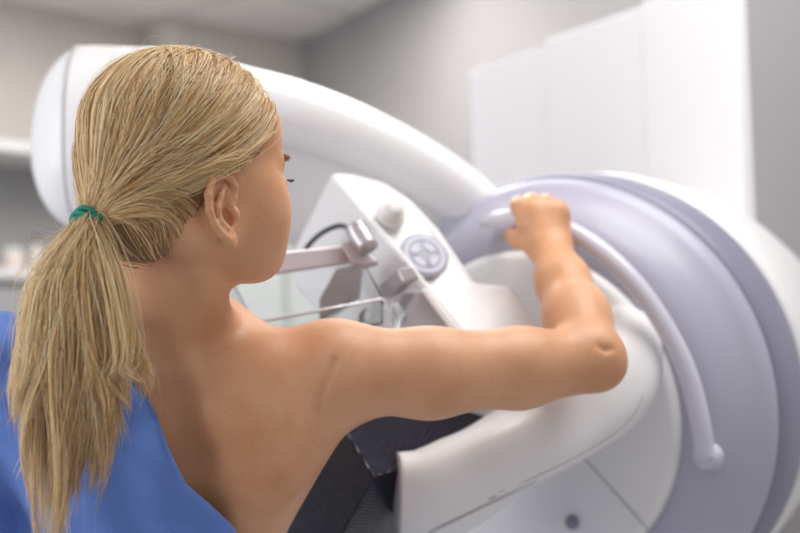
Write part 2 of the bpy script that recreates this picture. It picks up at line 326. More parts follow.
# carbon material
cb = mat('carbon_fibre', (.006, .006, .02), .2, spec=.5); nt = cb.node_tree; tc = nt.nodes.new('ShaderNodeTexCoord'); wv = nt.nodes.new('ShaderNodeTexWave'); wv.inputs['Scale'].default_value = 70; wv.inputs['Distortion'].default_value = 2.5
mp = nt.nodes.new('ShaderNodeMapping'); mp.inputs['Rotation'].default_value = (.3, .5, .6); bp = nt.nodes.new('ShaderNodeBump'); bp.inputs['Strength'].default_value = .45; bp.inputs['Distance'].default_value = .0015
nt.links.new(tc.outputs['Object'], mp.inputs[0]); nt.links.new(mp.outputs[0], wv.inputs[0]); nt.links.new(wv.outputs['Fac'], bp.inputs['Height']); nt.links.new(bp.outputs[0], nt.nodes['Principled BSDF'].inputs['Normal'])
M['carbon'] = cb
tp = [P(343, 426, 1.57), P(374, 477, 1.52), P(414, 466, 1.56), P(470, 436, 1.64), P(500, 420, 1.69), P(430, 400, 1.72), P(372, 408, 1.65)]
ex = P(335, 547, 1.55)-P(374, 477, 1.52); ex = ex*1.7
rec = prism('image_receptor', tp, ex, 'carbon', mach, bev=.002); rec['label'] = 'black carbon fibre image receptor'

# ------------------------------------------------------------ implicit surfaces
class Field:
    def __init__(s, xs, ys, zs): s.ax = (np.asarray(xs), np.asarray(ys), np.asarray(zs)); s.g = np.full((len(xs), len(ys), len(zs)), 1., np.float32)
    def sl(s, lo, hi): return tuple(slice(max(int(np.searchsorted(a, l))-1, 0), int(np.searchsorted(a, h))+1) for a, l, h in zip(s.ax, lo, hi))
    def pts(s, sl): return s.ax[0][sl[0]][:, None, None].astype(np.float32), s.ax[1][sl[1]][None, :, None].astype(np.float32), s.ax[2][sl[2]][None, None, :].astype(np.float32)
class Cloud:
    def __init__(s, p): s.p = p; s.g = np.full(len(p), 1., np.float32)
    def sl(s, lo, hi): return slice(None)
    def pts(s, sl): return s.p[:, 0], s.p[:, 1], s.p[:, 2]
def smin(a, b, k):
    h = np.clip(.5+.5*(b-a)/k, 0, 1); return b+(a-b)*h-k*h*(1-h)
def d_cone(X, Y, Z, a, b, ra, rb):
    ba = b-a; l2 = float(ba@ba); h = np.clip(((X-a[0])*ba[0]+(Y-a[1])*ba[1]+(Z-a[2])*ba[2])/l2, 0, 1)
    return np.sqrt((X-a[0]-h*ba[0])**2+(Y-a[1]-h*ba[1])**2+(Z-a[2]-h*ba[2])**2)-(ra+(rb-ra)*h)
def d_ell(X, Y, Z, c, ax, r):
    q = [((X-c[0])*v[0]+(Y-c[1])*v[1]+(Z-c[2])*v[2]) for v in ax]
    k0 = np.sqrt(sum((q[i]/r[i])**2 for i in range(3)))+1e-9; k1 = np.sqrt(sum((q[i]/r[i]**2)**2 for i in range(3)))+1e-9
    return k0*(k0-1)/k1
OPS = []
I3 = np.eye(3)
def cone(a, b, ra, rb, k=.02, op='u'): OPS.append((op, 'c', (np.asarray(a, float), np.asarray(b, float), ra, rb), k))
def ell(c, r, ax=I3, k=.02, op='u'): OPS.append((op, 'e', (np.asarray(c, float), np.asarray(ax, float), r), k))
def chain(pts, k=.01, op='u'):
    for p, q in zip(pts[:-1], pts[1:]): cone(p[0], q[0], p[1], q[1], k, op)
def run(fld, ops):
    for op, kind, ar, k in ops:
        if kind == 'c':
            a, b, ra, rb = ar; r = max(ra, rb)+k+.045; lo = np.minimum(a, b)-r; hi = np.maximum(a, b)+r
        else: r = max(ar[2])+k+.045; lo = ar[0]-r; hi = ar[0]+r
        sl = fld.sl(lo, hi); X, Y, Z = fld.pts(sl)
        d = (d_cone if kind == 'c' else d_ell)(X, Y, Z, *ar).astype(np.float32)
        fld.g[sl] = smin(fld.g[sl], d, k) if op == 'u' else -smin(-fld.g[sl], d, k)
    return fld
def nets(fld):
    g = fld.g; nx, ny, nz = g.shape; s = g < 0
    c = [s[i:nx-1+i, j:ny-1+j, k:nz-1+k] for i in (0, 1) for j in (0, 1) for k in (0, 1)]
    cnt = sum(x.astype(np.int8) for x in c); act = np.argwhere((cnt > 0) & (cnt < 8)); idx = np.full((nx-1, ny-1, nz-1), -1, np.int32)
    idx[act[:, 0], act[:, 1], act[:, 2]] = np.arange(len(act)); acc = np.zeros((len(act), 3)); num = np.zeros(len(act))
    cor = [(i, j, k) for i in (0, 1) for j in (0, 1) for k in (0, 1)]
    for u in range(8):
        for v in range(u+1, 8):
            if sum(abs(cor[u][t]-cor[v][t]) for t in range(3)) != 1: continue
            A = act+cor[u]; Bq = act+cor[v]; ga = g[A[:, 0], A[:, 1], A[:, 2]].astype(float); gb = g[Bq[:, 0], Bq[:, 1], Bq[:, 2]].astype(float)
            mk = (ga < 0) != (gb < 0); t = np.where(mk, ga/np.where(mk, ga-gb, 1), 0)
            pa = np.stack([fld.ax[i][A[:, i]] for i in range(3)], 1); pb = np.stack([fld.ax[i][Bq[:, i]] for i in range(3)], 1)
            acc += (pa+(pb-pa)*t[:, None])*mk[:, None]; num += mk
    V = acc/num[:, None]; Fs = []
    for ax in range(3):
        sa = [slice(1, -1)]*3; sb = [slice(1, -1)]*3; sa[ax] = slice(0, g.shape[ax]-1); sb[ax] = slice(1, g.shape[ax])
        x = s[tuple(sa)] != s[tuple(sb)]; e = np.argwhere(x)
        o = np.array([1, 1, 1]); o[ax] = 0; e = e+o; o1, o2 = [t for t in range(3) if t != ax]
        d1 = np.zeros(3, int); d1[o1] = 1; d2 = np.zeros(3, int); d2[o2] = 1
        ids = [idx[tuple((e-q).T)] for q in (0*d1, d1, d1+d2, d2)]; Fs.append(np.stack(ids, 1))
    Fq = np.concatenate(Fs); Fq = Fq[(Fq >= 0).all(1)]; return V, Fq
def fastmesh(name, V, Q, material, parent, world=False, flip=None, nv=4):
    v = V if world else W(V); v = v-np.array(parent['_o']) if parent is not None else v
    me = bpy.data.meshes.new(name); me.vertices.add(len(v)); me.vertices.foreach_set('co', v.astype(np.float32).ravel())
    me.loops.add(Q.size); me.loops.foreach_set('vertex_index', Q.astype(np.int32).ravel()); me.polygons.add(len(Q))
    me.polygons.foreach_set('loop_start', np.arange(0, Q.size, nv, dtype=np.int32)); me.polygons.foreach_set('use_smooth', np.ones(len(Q), bool))
    me.update(calc_edges=True); me.materials.append(M[material] if isinstance(material, str) else material)
    o = bpy.data.objects.new(name, me); S.collection.objects.link(o); o['_o'] = [0, 0, 0] if parent is None else list(parent['_o'])
    if parent is not None: o.parent = parent
    return o
def orient(V, Q, fn):
    nrm = np.cross(V[Q[:, 2]]-V[Q[:, 0]], V[Q[:, 3]]-V[Q[:, 1]]); c = V[Q].mean(1); ln = np.linalg.norm(nrm, axis=1)[:, None]+1e-12
    g = fn(c+nrm/ln*.002)-fn(c-nrm/ln*.002); Q = Q.copy(); fl = g < 0; Q[fl] = Q[fl][:, ::-1]; return Q

# ------------------------------------------------------------ the woman's body
HC = P(182, 150, 1.305)
ph = math.radians(40); hf = np.array([math.cos(ph), math.sin(ph), -.03]); hf /= np.linalg.norm(hf)
hs = np.cross(hf, [0, 0, 1]); hs /= np.linalg.norm(hs); hu = np.cross(hs, hf)
HAX = np.stack([hf, hs, hu])
def H(f, s, u): return HC+f*hf+s*hs+u*hu
# torso
ell(P(165, 430, 1.445), (.146, .098, .165), k=.03)
ell(P(150, 570, 1.44), (.118, .088, .16), k=.06)
pel = P(145, 735, 1.42); ell(pel, (.165, .11, .15), k=.08)
cone(P(172, 245, 1.335), P(172, 325, 1.385), .050, .054, .03)                 # neck
cone(P(172, 376, 1.40), P(318, 374, 1.415), .044, .047, .040)                  # right shoulder girdle
cone(P(168, 376, 1.40), P(15, 376, 1.40), .044, .044, .040)                    # left shoulder girdle
cone(P(176, 290, 1.36), P(198, 352, 1.39), .036, .034, .03)                   # trapezius
cone(P(160, 290, 1.36), P(120, 358, 1.38), .036, .034, .03)
ell(P(262, 425, 1.385), (.060, .042, .085), k=.035)                           # right shoulder blade
ell(P(75, 430, 1.385), (.055, .042, .085), k=.035)
cone(P(318, 405, 1.43), P(238, 535, 1.43), .038, .034, .04)                   # side of the back
cone(P(120, 380, 1.52), P(110, 400, 1.52), .06, .06, .04); cone(P(215, 390, 1.52), P(215, 405, 1.52), .06, .06, .04)
ell(P(105, 445, 1.53), (.055, .05, .055), k=.03); ell(P(225, 445, 1.53), (.055, .05, .055), k=.03)
# right arm
ell(P(336, 371, 1.42), (.056, .052, .051), k=.03)
chain([(P(340, 371, 1.42), .048), (P(430, 373, 1.445), .0465), (P(520, 368, 1.485), .0425), (P(590, 360, 1.52), .036)], .02)
ell(P(604, 366, 1.512), (.022, .02, .022), k=.02)
chain([(P(588, 352, 1.525), .036), (P(577, 318, 1.58), .0375), (P(563, 282, 1.64), .031), (P(549, 244, 1.70), .0235)], .02)
cone(P(542, 244, 1.70), P(556, 244, 1.70), .022, .021, .015)
# left arm, hanging under the gown
ell(P(8, 378, 1.40), (.048, .048, .048), k=.03)
la = [(P(0, 380, 1.40), .045), (P(-32, 520, 1.40), .041), (P(-48, 655, 1.43), .036), (P(-30, 760, 1.52), .030), (P(-20, 860, 1.60), .022)]
chain(la, .02)
lh = la[-1][0]; ell(lh+(0, .02, -.045), (.015, .035, .045), k=.015)
for i, (dy, ln) in enumerate([(-.014, .07), (.008, .078), (.028, .072), (.046, .056)]):
    p0 = lh+(0, dy, -.075); chain([(p0, .009), (p0+(.004, .006, -ln*.5), .0085), (p0+(.014, .010, -ln), .007)], .004)
chain([(lh+(.01, .04, -.03), .011), (lh+(.02, .062, -.058), .010), (lh+(.026, .066, -.085), .008)], .006)
# legs (world vertical)
fw = W(pel)
for sx in (-1, 1):
    def w2(dx, dy, z): return L([fw[0]+dx, fw[1]+dy, z])
    chain([(w2(sx*.085, 0, .88), .085), (w2(sx*.095, .01, .50), .055), (w2(sx*.095, .01, .40), .052), (w2(sx*.10, -.01, .10), .036)], .03)
    chain([(w2(sx*.10, -.02, .045), .036), (w2(sx*.11, .09, .035), .034), (w2(sx*.115, .15, .026), .025)], .02)
NT = len(OPS)
# right hand closed on the handle
def hq(px, py, d): return P(px, py, d)
ell(P(543, 222, 1.712), (.034, .020, .030), k=.014)
cone(P(547, 240, 1.70), P(532, 212, 1.712), .019, .017, .012); cone(P(549, 240, 1.70), P(556, 214, 1.708), .018, .016, .012)
for px, dy, r in ((519.5, 1, .0098), (533, -2, .0102), (547, -1, .0100), (559.5, 4, .0090)):
    chain([(P(px+(543-px)*.25, 225, 1.706), r), (P(px, 206+dy, 1.716), r*1.08), (P(px-1, 203+dy, 1.752), r), (P(px-1, 220+dy, 1.772), r*.92), (P(px-1, 233+dy, 1.762), r*.82)], .005)
chain([(P(530, 243, 1.705), .013), (P(519, 240, 1.722), .0115), (P(513, 236, 1.745), .0098), (P(517, 231, 1.768), .0085)], .007)
# head
ell(H(-.002, 0, .015), (.090, .073, .078), HAX, .02)
ell(H(-.006, 0, -.045), (.062, .064, .058), HAX, .03)
ell(H(.047, 0, -.040), (.055, .060, .080), HAX, .03)
ell(H(.062, 0, .022), (.036, .058, .045), HAX, .02)
for sg in (-1, 1):
    cone(H(-.002, sg*.050, -.084), H(.077, sg*.020, -.101), .016, .015, .03); ell(H(.074, sg*.026, -.088), (.024, .024, .032), HAX, .03)
    ell(H(.068, sg*.040, -.054), (.025, .024, .030), HAX, .03)            # cheek
    ell(H(.095, sg*.030, -.028), (.010, .016, .012), HAX, .010, 's')       # eye socket
    cone(H(.094, sg*.014, -.004), H(.082, sg*.044, -.008), .008, .007, .012)  # brow
    ell(H(.089, sg*.031, -.028), (.0125, .015, .0105), HAX, .004)
ell(H(.086, 0, -.103), (.022, .024, .016), HAX, .02)
cone(H(.097, 0, -.018), H(.118, 0, -.054), .006, .0085, .012); ell(H(.106, 0, -.058), (.014, .016, .008), HAX, .006)
ell(H(.098, 0, -.078), (.013, .024, .006), HAX, .006); ell(H(.096, 0, -.088), (.012, .020, .006), HAX, .005)
cone(H(-.028, .050, -.078), P(212, 325, 1.385), .017, .014, .02)             # neck muscle
def ear(sg):
    t = math.radians(12); e_s = hs*sg; tilt = math.radians(6)
    ef = hf*math.cos(t)+hu*math.sin(t); eu = hu*math.cos(t)-hf*math.sin(t)
    eo = e_s*math.cos(tilt)-ef*math.sin(tilt)*1.0; ef2 = ef*math.cos(tilt)+e_s*math.sin(tilt)*-1.0
    eo = np.cross(ef2, eu); eo = eo if eo@e_s > 0 else -eo
    E0 = H(.001, sg*.0715, -.062); AX = np.stack([ef2, eu, eo])
    def e(a, b, c): return E0+ef2*a*1.08+eu*b*1.02+eo*c
    ell(e(-.001, .000, -.003), (.014, .026, .010), AX, .006); ell(e(-.003, .003, .004), (.018, .029, .005), AX, .005)
    ell(e(-.002, .006, .012), (.0115, .020, .009), AX, .003, 's')
    ell(e(.003, -.006, .008), (.008, .010, .011), AX, .003, 's')
    hx = [(.006, .000, .004, .0022), (.0125, .010, .006, .0028), (.0135, .020, .008, .0032), (.009, .029, .009, .0034), (-.002, .0335, .010, .0036), (-.013, .029, .011, .0037), (-.0195, .017, .012, .0037), (-.0205, .003, .012, .0036), (-.016, -.010, .010, .0034), (-.009, -.020, .008, .004), (-.002, -.026, .006, .005)]
    chain([(e(a, b, c), r) for a, b, c, r in hx], .0025)
    ah = [(.003, .022, .007, .0022), (-.004, .014, .009, .0028), (-.010, .004, .010, .0030), (-.009, -.008, .009, .0030), (-.002, -.016, .008, .0034)]
    chain([(e(a, b, c), r) for a, b, c, r in ah], .003)
    ell(e(.011, -.005, .006), (.004, .0065, .005), AX, .003)
    ell(e(.002, -.028, .004), (.009, .010, .0048), AX, .004)
ear(1); ear(-1)
def surf(px, py, ops, d0=1.1, d1=1.6):
    ds = np.linspace(d0, d1, 600); p = np.array([P(px, py, q) for q in ds]); c = run(Cloud(p), ops).g; i = np.argmax(c < 0); return ds[i]
# spine hollow, inner shoulder-blade edge and armpit creases
base = list(OPS)
def groove(pix, r, k, sink=.0):
    pts = [P(a, b, surf(a, b, base)-r*.55+sink) for a, b in pix]
    for p, q in zip(pts[:-1], pts[1:]): cone(p, q, r, r, k, 's')
groove([(160, 345), (170, 400), (183, 460), (196, 520), (200, 560)], .015, .030, .0)
groove(spline([(334, 360, 0), (329, 375, 0), (322, 390, 0), (317, 404, 0), (316, 416, 0)], 16)[:, :2], .0030, .0045, -.0004)
groove([(598, 346), (606, 350), (613, 349)], .0022, .005, .0006)
def dens(segs):
    out = [segs[0][0]]
    for lo, hi, st in segs:
        n = max(1, int(round((hi-lo)/st))); out += list(np.linspace(lo, hi, n+1)[1:])
    return np.array(out)
AXX = dens([(-.56, -.30, .008), (-.30, -.192, .004), (-.192, -.130, .0015), (-.130, -.085, .0025), (-.085, -.050, .0018), (-.050, .128, .004), (.128, .225, .0022), (.225, .30, .004)])
AXY = dens([(1.12, 1.205, .004), (1.205, 1.275, .0016), (1.275, 1.33, .004), (1.33, 1.41, .0025), (1.41, 1.67, .004), (1.67, 1.79, .0022)])
AXZ = dens([(-1.60, -.30, .012), (-.30, -.165, .004), (-.165, -.09, .0022), (-.09, .0, .004), (.0, .096, .0015), (.096, .25, .004)])
fld = run(Field(AXX, AXY, AXZ), OPS)
V, Q = nets(fld)
bodyfn = lambda p: run(Cloud(p), OPS).g
def chunk(fn): return lambda p: np.concatenate([fn(q) for q in np.array_split(p, 8)])
Q = orient(V, Q, chunk(bodyfn))
# skin
sk = mat('skin', (.80, .52, .38), .42, spec=.4, sss=.25); nt = sk.node_tree; b_ = nt.nodes['Principled BSDF']; tc = nt.nodes.new('ShaderNodeTexCoord')
n1 = nt.nodes.new('ShaderNodeTexNoise'); n1.inputs['Scale'].default_value = 14; n1.inputs['Detail'].default_value = 5
r1 = nt.nodes.new('ShaderNodeValToRGB'); r1.color_ramp.elements[0].position = .3; r1.color_ramp.elements[1].position = .7
r1.color_ramp.elements[0].color = (.62, .30, .15, 1); r1.color_ramp.elements[1].color = (.77, .43, .25, 1)
n2 = nt.nodes.new('ShaderNodeTexVoronoi'); n2.inputs['Scale'].default_value = 75; r2 = nt.nodes.new('ShaderNodeValToRGB'); r2.color_ramp.elements[0].position = .05; r2.color_ramp.elements[1].position = .12
r2.color_ramp.elements[0].color = (.55, .42, .36, 1); r2.color_ramp.elements[1].color = (1, 1, 1, 1)
mx = nt.nodes.new('ShaderNodeMixRGB'); mx.blend_type = 'MULTIPLY'; mx.inputs[0].default_value = .35
n3 = nt.nodes.new('ShaderNodeTexNoise'); n3.inputs['Scale'].default_value = 420; n3.inputs['Detail'].default_value = 4; bp = nt.nodes.new('ShaderNodeBump'); bp.inputs['Strength'].default_value = .22; bp.inputs['Distance'].default_value = .0012
for n_ in (n1, n2, n3): nt.links.new(tc.outputs['Object'], n_.inputs['Vector'])
nt.links.new(n1.outputs['Fac'], r1.inputs[0]); nt.links.new(n2.outputs['Distance'], r2.inputs[0]); nt.links.new(r1.outputs[0], mx.inputs[1]); nt.links.new(r2.outputs[0], mx.inputs[2])
nt.links.new(mx.outputs[0], b_.inputs['Base Color']); nt.links.new(n3.outputs['Fac'], bp.inputs['Height']); nt.links.new(bp.outputs[0], b_.inputs['Normal'])
M['skin'] = sk
pr = root('person', (float(fw[0]), float(fw[1]), 0.), 'woman with blond ponytail and bare shoulder, in a blue gown, reaching for the grab handle', 'person')
body = fastmesh('body', V, Q, 'skin', pr)
# eyes and lashes, brows
M['lash'] = mat('dark_lash', (.03, .02, .015), .5); M['iris'] = mat('iris', (.08, .06, .04), .1)
def sphere_vf(c, r, ax=I3, n=16):
    v = []; f = []
    for i in range(n+1):
        for j in range(2*n):
            a = math.pi*i/n; b2 = math.pi*j/n; v.append(c+ax[0]*r*math.cos(a)+r*math.sin(a)*(ax[1]*math.cos(b2)+ax[2]*math.sin(b2)))
    for i in range(n):
        for j in range(2*n): f.append((i*2*n+j, i*2*n+(j+1) % (2*n), (i+1)*2*n+(j+1) % (2*n), (i+1)*2*n+j))
    return v, f
for sg in (-1, 1):
    ec = H(.0912, sg*.031, -.028); v, f = sphere_vf(ec, .0112, HAX); eb = finish('eyeball', v, f, 'eye', pr)
    v, f = sphere_vf(ec+hf*.0062, .0058, HAX, 10); finish('iris', v, f, 'iris', eb)
    vs = []; fs = []
    for k in range(26):
        t = (k/25-.5)*2; a = ec+hf*(.0108-.003*t*t)+hs*t*.0125+hu*(.0035-.002*t*t); bq = a+hf*.002+hs*t*.001+hu*.0003; c_ = a+hf*.0045+hs*t*.002+hu*.002
        v, f = tube_vf([a, bq, c_], [.0005, .0004, .00012], seg=4, cap=False); fs += [tuple(i+len(vs) for i in q) for q in f]; vs += v
    finish('eyelashes', vs, fs, 'lash', pr)
    vs = []; fs = []
    for k in range(70):
        t = k/69; o = H(.103-.016*t*t, sg*(.013+.036*t), -.004+.004*math.sin(t*3)-.003*t)+rng.normal(0, .0012, 3)
        v, f = tube_vf([o, o+hs*sg*.004+hu*.0012, o+hs*sg*.008], [.0005, .0004, .0001], seg=4, cap=False); fs += [tuple(i+len(vs) for i in q) for q in f]; vs += v
    finish('eyebrow', vs, fs, mat('brow_hair', (.36, .23, .14), .6), pr)

# ------------------------------------------------------------ gown
gops = [o for o in OPS[:NT]]
GX = dens([(-.56, -.30, .006), (-.30, -.05, .0032)]); GY = dens([(1.15, 1.30, .004), (1.30, 1.45, .0032), (1.45, 1.66, .006)]); GZ = dens([(-1.05, -.36, .012), (-.36, -.02, .0035)])
GX = np.r_[GX, dens([(-.05, .06, .008)])[1:]]
def gowncut(X, Y, Z):
    # right-hand border of the cloth: X as a function of height; all the way round below the waist
    zz = np.array([-.62, -.50, -.42, -.36, -.31, -.262, -.216, -.15, -.087, -.05, .1]); xx = np.array([.25, .12, -.02, -.10, -.145, -.170, -.2145, -.243, -.272, -.287, -.30])
    return X-np.interp(Z, zz, xx)
def gownfield(fl, X, Y, Z):
    g = fl.g
    fold = .0035*np.sin(38*(X*.6+Z*.9)+6*np.sin(9*Y+3*Z)+3*np.sin(14*X))+.0025*np.sin(90*(X*.8-Z*.5)+4*np.sin(20*Z+5*X))+.0012*np.sin(190*(X*.3+Z*.8)+3*np.sin(30*X))
    flare = np.clip((-.1-Z)*.05, 0, .045)
    cut = gowncut(X, Y, Z)
    lift = .010*np.exp(-np.clip(-cut, 0, 1)/.05)
    dd = g-(.012+fold+flare*.6+lift*.5)
    hem = (-.95-Z)
    sh_ = np.maximum(np.maximum(dd, -(dd+.0105)), cut)
    return np.maximum(sh_, hem).astype(np.float32)
gf = run(Field(GX, GY, GZ), gops); X, Y, Z = gf.pts((slice(None),)*3); gf.g = gownfield(gf, X, Y, Z)
gv, gq = nets(gf)
def gfn(p): c = run(Cloud(p), gops); return gownfield(c, p[:, 0], p[:, 1], p[:, 2])
gq = orient(gv, gq, chunk(gfn))
gm = mat('blue_gown_cloth', (.13, .235, .60), .85, spec=.25); nt = gm.node_tree; tc = nt.nodes.new('ShaderNodeTexCoord')
wv = nt.nodes.new('ShaderNodeTexVoronoi'); wv.inputs['Scale'].default_value = 520; bp = nt.nodes.new('ShaderNodeBump'); bp.inputs['Strength'].default_value = .5; bp.inputs['Distance'].default_value = .0008
nt.links.new(tc.outputs['Object'], wv.inputs[0]); nt.links.new(wv.outputs['Distance'], bp.inputs['Height']); nt.links.new(bp.outputs[0], nt.nodes['Principled BSDF'].inputs['Normal'])
nt.nodes['Principled BSDF'].inputs['Sheen Weight'].default_value = .2
M['gown'] = gm
gown = fastmesh('gown', gv, gq, 'gown', pr)
sm = gown.modifiers.new('sm', 'SMOOTH'); sm.iterations = 6; sm.factor = .5

# ------------------------------------------------------------ hair
hull = [('u', 'e', (H(-.002, 0, .015), HAX, (.095, .077, .076)), .02), ('u', 'e', (H(-.030, 0, -.056), HAX, (.066, .066, .058)), .04), ('u', 'e', (H(.0, 0, -.02), HAX, (.074, .073, .05)), .03)]
HO = H(-.012, 0, -.01)
def rad(dirs):
    lo = np.full(len(dirs), .02); hi = np.full(len(dirs), .16)
    for _ in range(18):
        md = (lo+hi)/2; c = run(Cloud(HO+dirs*md[:, None]), hull).g; ins = c < 0; lo = np.where(ins, md, lo); hi = np.where(ins, hi, md)
    return (lo+hi)/2
# radius lookup in local spherical angles
NA, NB = 90, 180
th_ = np.linspace(0, math.pi, NA); ph_ = np.linspace(-math.pi, math.pi, NB); TT, PP = np.meshgrid(th_, ph_, indexing='ij')
dl = np.stack([np.sin(TT)*np.cos(PP), np.sin(TT)*np.sin(PP), np.cos(TT)], -1).reshape(-1, 3)
RT = rad(dl@HAX).reshape(NA, NB)
def rlook(dloc):
    t = np.arccos(np.clip(dloc[..., 2], -1, 1))/math.pi*(NA-1); p = (np.arctan2(dloc[..., 1], dloc[..., 0])+math.pi)/(2*math.pi)*(NB-1)
    i = np.clip(t.astype(int), 0, NA-2); j = np.clip(p.astype(int), 0, NB-2); a = t-i; b = p-j
    return RT[i, j]*(1-a)*(1-b)+RT[i+1, j]*a*(1-b)+RT[i, j+1]*(1-a)*b+RT[i+1, j+1]*a*b
HOl = np.array([-.012, 0, -.01])       # hair origin in head-local axes
def hairline(f): return np.interp(f, [-.075, -.05, -.034, -.020, -.008, .009, .045, .070, .088, .10], [-.140, -.132, -.110, -.068, -.036, -.028, -.010, .016, .050, .10])
# cap: a close-fitting shell of hair under the strands
cap_v = []; ci = {}
dlo = dl.reshape(NA, NB, 3); pos = HOl+dlo*(RT[..., None]-.003); keep = pos[..., 2] > hairline(pos[..., 0])+.004
for i in range(NA):
    for j in range(NB-1):
        if keep[i, j]: ci[(i, j)] = len(cap_v); cap_v.append(HC+pos[i, j]@HAX)
cf = []
for i in range(NA-1):
    for j in range(NB-1):
        q = [(i, j), (i+1, j), (i+1, (j+1) % (NB-1)), (i, (j+1) % (NB-1))]
        if all(k in ci for k in q): cf.append(tuple(ci[k] for k in q))
def hairmat(name, stops):
    m = bpy.data.materials.new(name); m.use_nodes = True; nt = m.node_tree; b = nt.nodes['Principled BSDF']; b.inputs['Roughness'].default_value = .38; b.inputs['Specular IOR Level'].default_value = .6
    at = nt.nodes.new('ShaderNodeAttribute'); at.attribute_name = 'tone'; r = nt.nodes.new('ShaderNodeValToRGB')
    while len(r.color_ramp.elements) < len(stops): r.color_ramp.elements.new(.5)
    for e, (p, c) in zip(r.color_ramp.elements, stops): e.position = p; e.color = (*c, 1)
    nt.links.new(at.outputs['Fac'], r.inputs[0]); nt.links.new(r.outputs[0], b.inputs['Base Color']); return m
M['hair'] = hairmat('blond_hair', [(0, (.24, .095, .03)), (.3, (.60, .33, .12)), (.6, (.92, .63, .30)), (1, (.99, .84, .54))])
M['haircap'] = mat('hair_base', (.30, .18, .09), .7)
hr = finish('hair', cap_v, cf, 'haircap', pr, solid=.004)
def strands(name, G, tone, r0, parent, r1=.35):
    # G: n x m x 3 points; builds three-sided tubes
    n, mm, _ = G.shape; T = np.gradient(G, axis=1); T /= np.linalg.norm(T, axis=2)[..., None]+1e-9
    ref = np.array([.2, -1, .3]); a = np.cross(T, ref); a /= np.linalg.norm(a, axis=2)[..., None]+1e-9; b = np.cross(T, a)
    t = np.linspace(0, 1, mm); rr = r0[:, None]*(1-(1-r1)*t**3)[None]; rr[:, -1] *= .3
    vs = np.stack([G+rr[..., None]*(math.cos(w_)*a+math.sin(w_)*b) for w_ in (0, 2.094, 4.189)], 2).reshape(-1, 3)
    base = (np.arange(n)[:, None]*mm+np.arange(mm-1)[None])*3; qs = []
    for k in range(3):
        k2 = (k+1) % 3; qs.append(np.stack([base+k, base+k2, base+3+k2, base+3+k], -1).reshape(-1, 4))
    o = fastmesh(name, vs, np.concatenate(qs), 'hair', parent)
    at = o.data.attributes.new('tone', 'FLOAT', 'POINT'); at.data.foreach_set('value', np.repeat(tone, mm*3).astype(np.float32)); return o
tie = np.array([-.098, .004, -.076])          # head-local position of the hair tie
tdir = (tie-HOl)/np.linalg.norm(tie-HOl)
def head_strands(n, seed, lay0, lay1, m=22, clump=260):
    g = np.random.default_rng(seed); G = np.zeros((n, m, 3)); tone = np.zeros(n)
    roots = []; kinds = []
    while len(roots) < n:
        k = g.random()
        if k < .34:   # parting line on top and crown
            f = g.uniform(-.03, .085); r = np.array([f, g.normal(0, .006)-.006, .1])
        elif k < .62: # along the hairline
            f = g.uniform(-.045, .09); sg = 1 if g.random() < .72 else -1; r = np.array([f, sg*(.075 if f < .05 else .075*max(0, 1-(f-.05)/.045)**.6), hairline(f)+g.uniform(.002, .014)])
        else:
            d_ = g.normal(size=3); r = d_/np.linalg.norm(d_)*.09
            if r[0] < -.05 and r[2] < .0: continue
        d_ = r-HOl; d_ /= np.linalg.norm(d_); p = HOl+d_*rlook(d_)
        if p[2] < hairline(p[0])+.002: continue
        roots.append(d_); kinds.append(k)
    R = np.array(roots); kinds = np.array(kinds)
    sg = np.clip(R[:, 1]*2.5, -1, 1); sg = np.where(kinds < .34, g.uniform(-1, 1, n), sg); t = np.linspace(0, 1, m)[None, :, None]
    f = R[:, 0]; top = np.clip(R[:, 2], 0, 1)
    ctrl = np.stack([f*.75-.12, sg*(.45+.55*top), .10+.35*R[:, 2]], 1); ctrl /= np.linalg.norm(ctrl, axis=1)[:, None]
    ctrl = ctrl*(.9+.25*top[:, None])
    D = (1-t)**2*R[:, None]+2*t*(1-t)*ctrl[:, None]+t**2*tdir
    # combing waviness shared by neighbours
    q = R@np.array([[3.1, 1.7, -2.2], [1.9, -2.6, 3.3], [-2.4, 3.0, 1.2]]); w1 = np.sin(q*4)+.6*np.sin(q[:, ::-1]*9+1)
    D = D+(.022*w1[:, None]*np.sin(math.pi*t)+g.normal(0, .010, (n, 1, 3))*np.sin(math.pi*t)+g.normal(0, .006, (n, 1, 3))*np.sin(2*math.pi*t))
    D /= np.linalg.norm(D, axis=2)[..., None]
    rr = rlook(D); lay = g.uniform(lay0, lay1, (n, 1)); tt = t[..., 0]
    clm = .0022*np.sin(q[:, :1]*14)+.0016*np.sin(q[:, 1:2]*23)
    rr = rr+(lay+clm)*np.clip(np.sin(np.pi*np.clip(tt*1.1+.08, 0, 1)), 0, 1)**.5+.001
    Pl = HOl+D*rr[..., None]
    e = np.clip((tt-.72)/.28, 0, 1)[..., None]; e = e*e*(3-2*e)
    tip = tie+g.normal(0, .0048, (n, 1, 3))*np.array([.6, 1, 1])
    Pl = Pl*(1-e)+tip*e
    bad = ((Pl[..., 0] > -.024) & (Pl[..., 0] < .018) & (Pl[..., 2] < -.033) & (abs(Pl[..., 1]) > .04)).any(1); Pl = Pl[~bad]
    tone = np.clip(.62+.18*np.sin(q[:, 0]*7+1)+.10*np.sin(q[:, 1]*17)+g.normal(0, .27, n), 0, 1)[~bad]
    return HC+Pl@HAX, tone
G, tn = head_strands(15500, 3, .000, .0065); strands('combed_hair', G, tn, rng.uniform(.00022, .00055, len(G)), hr)
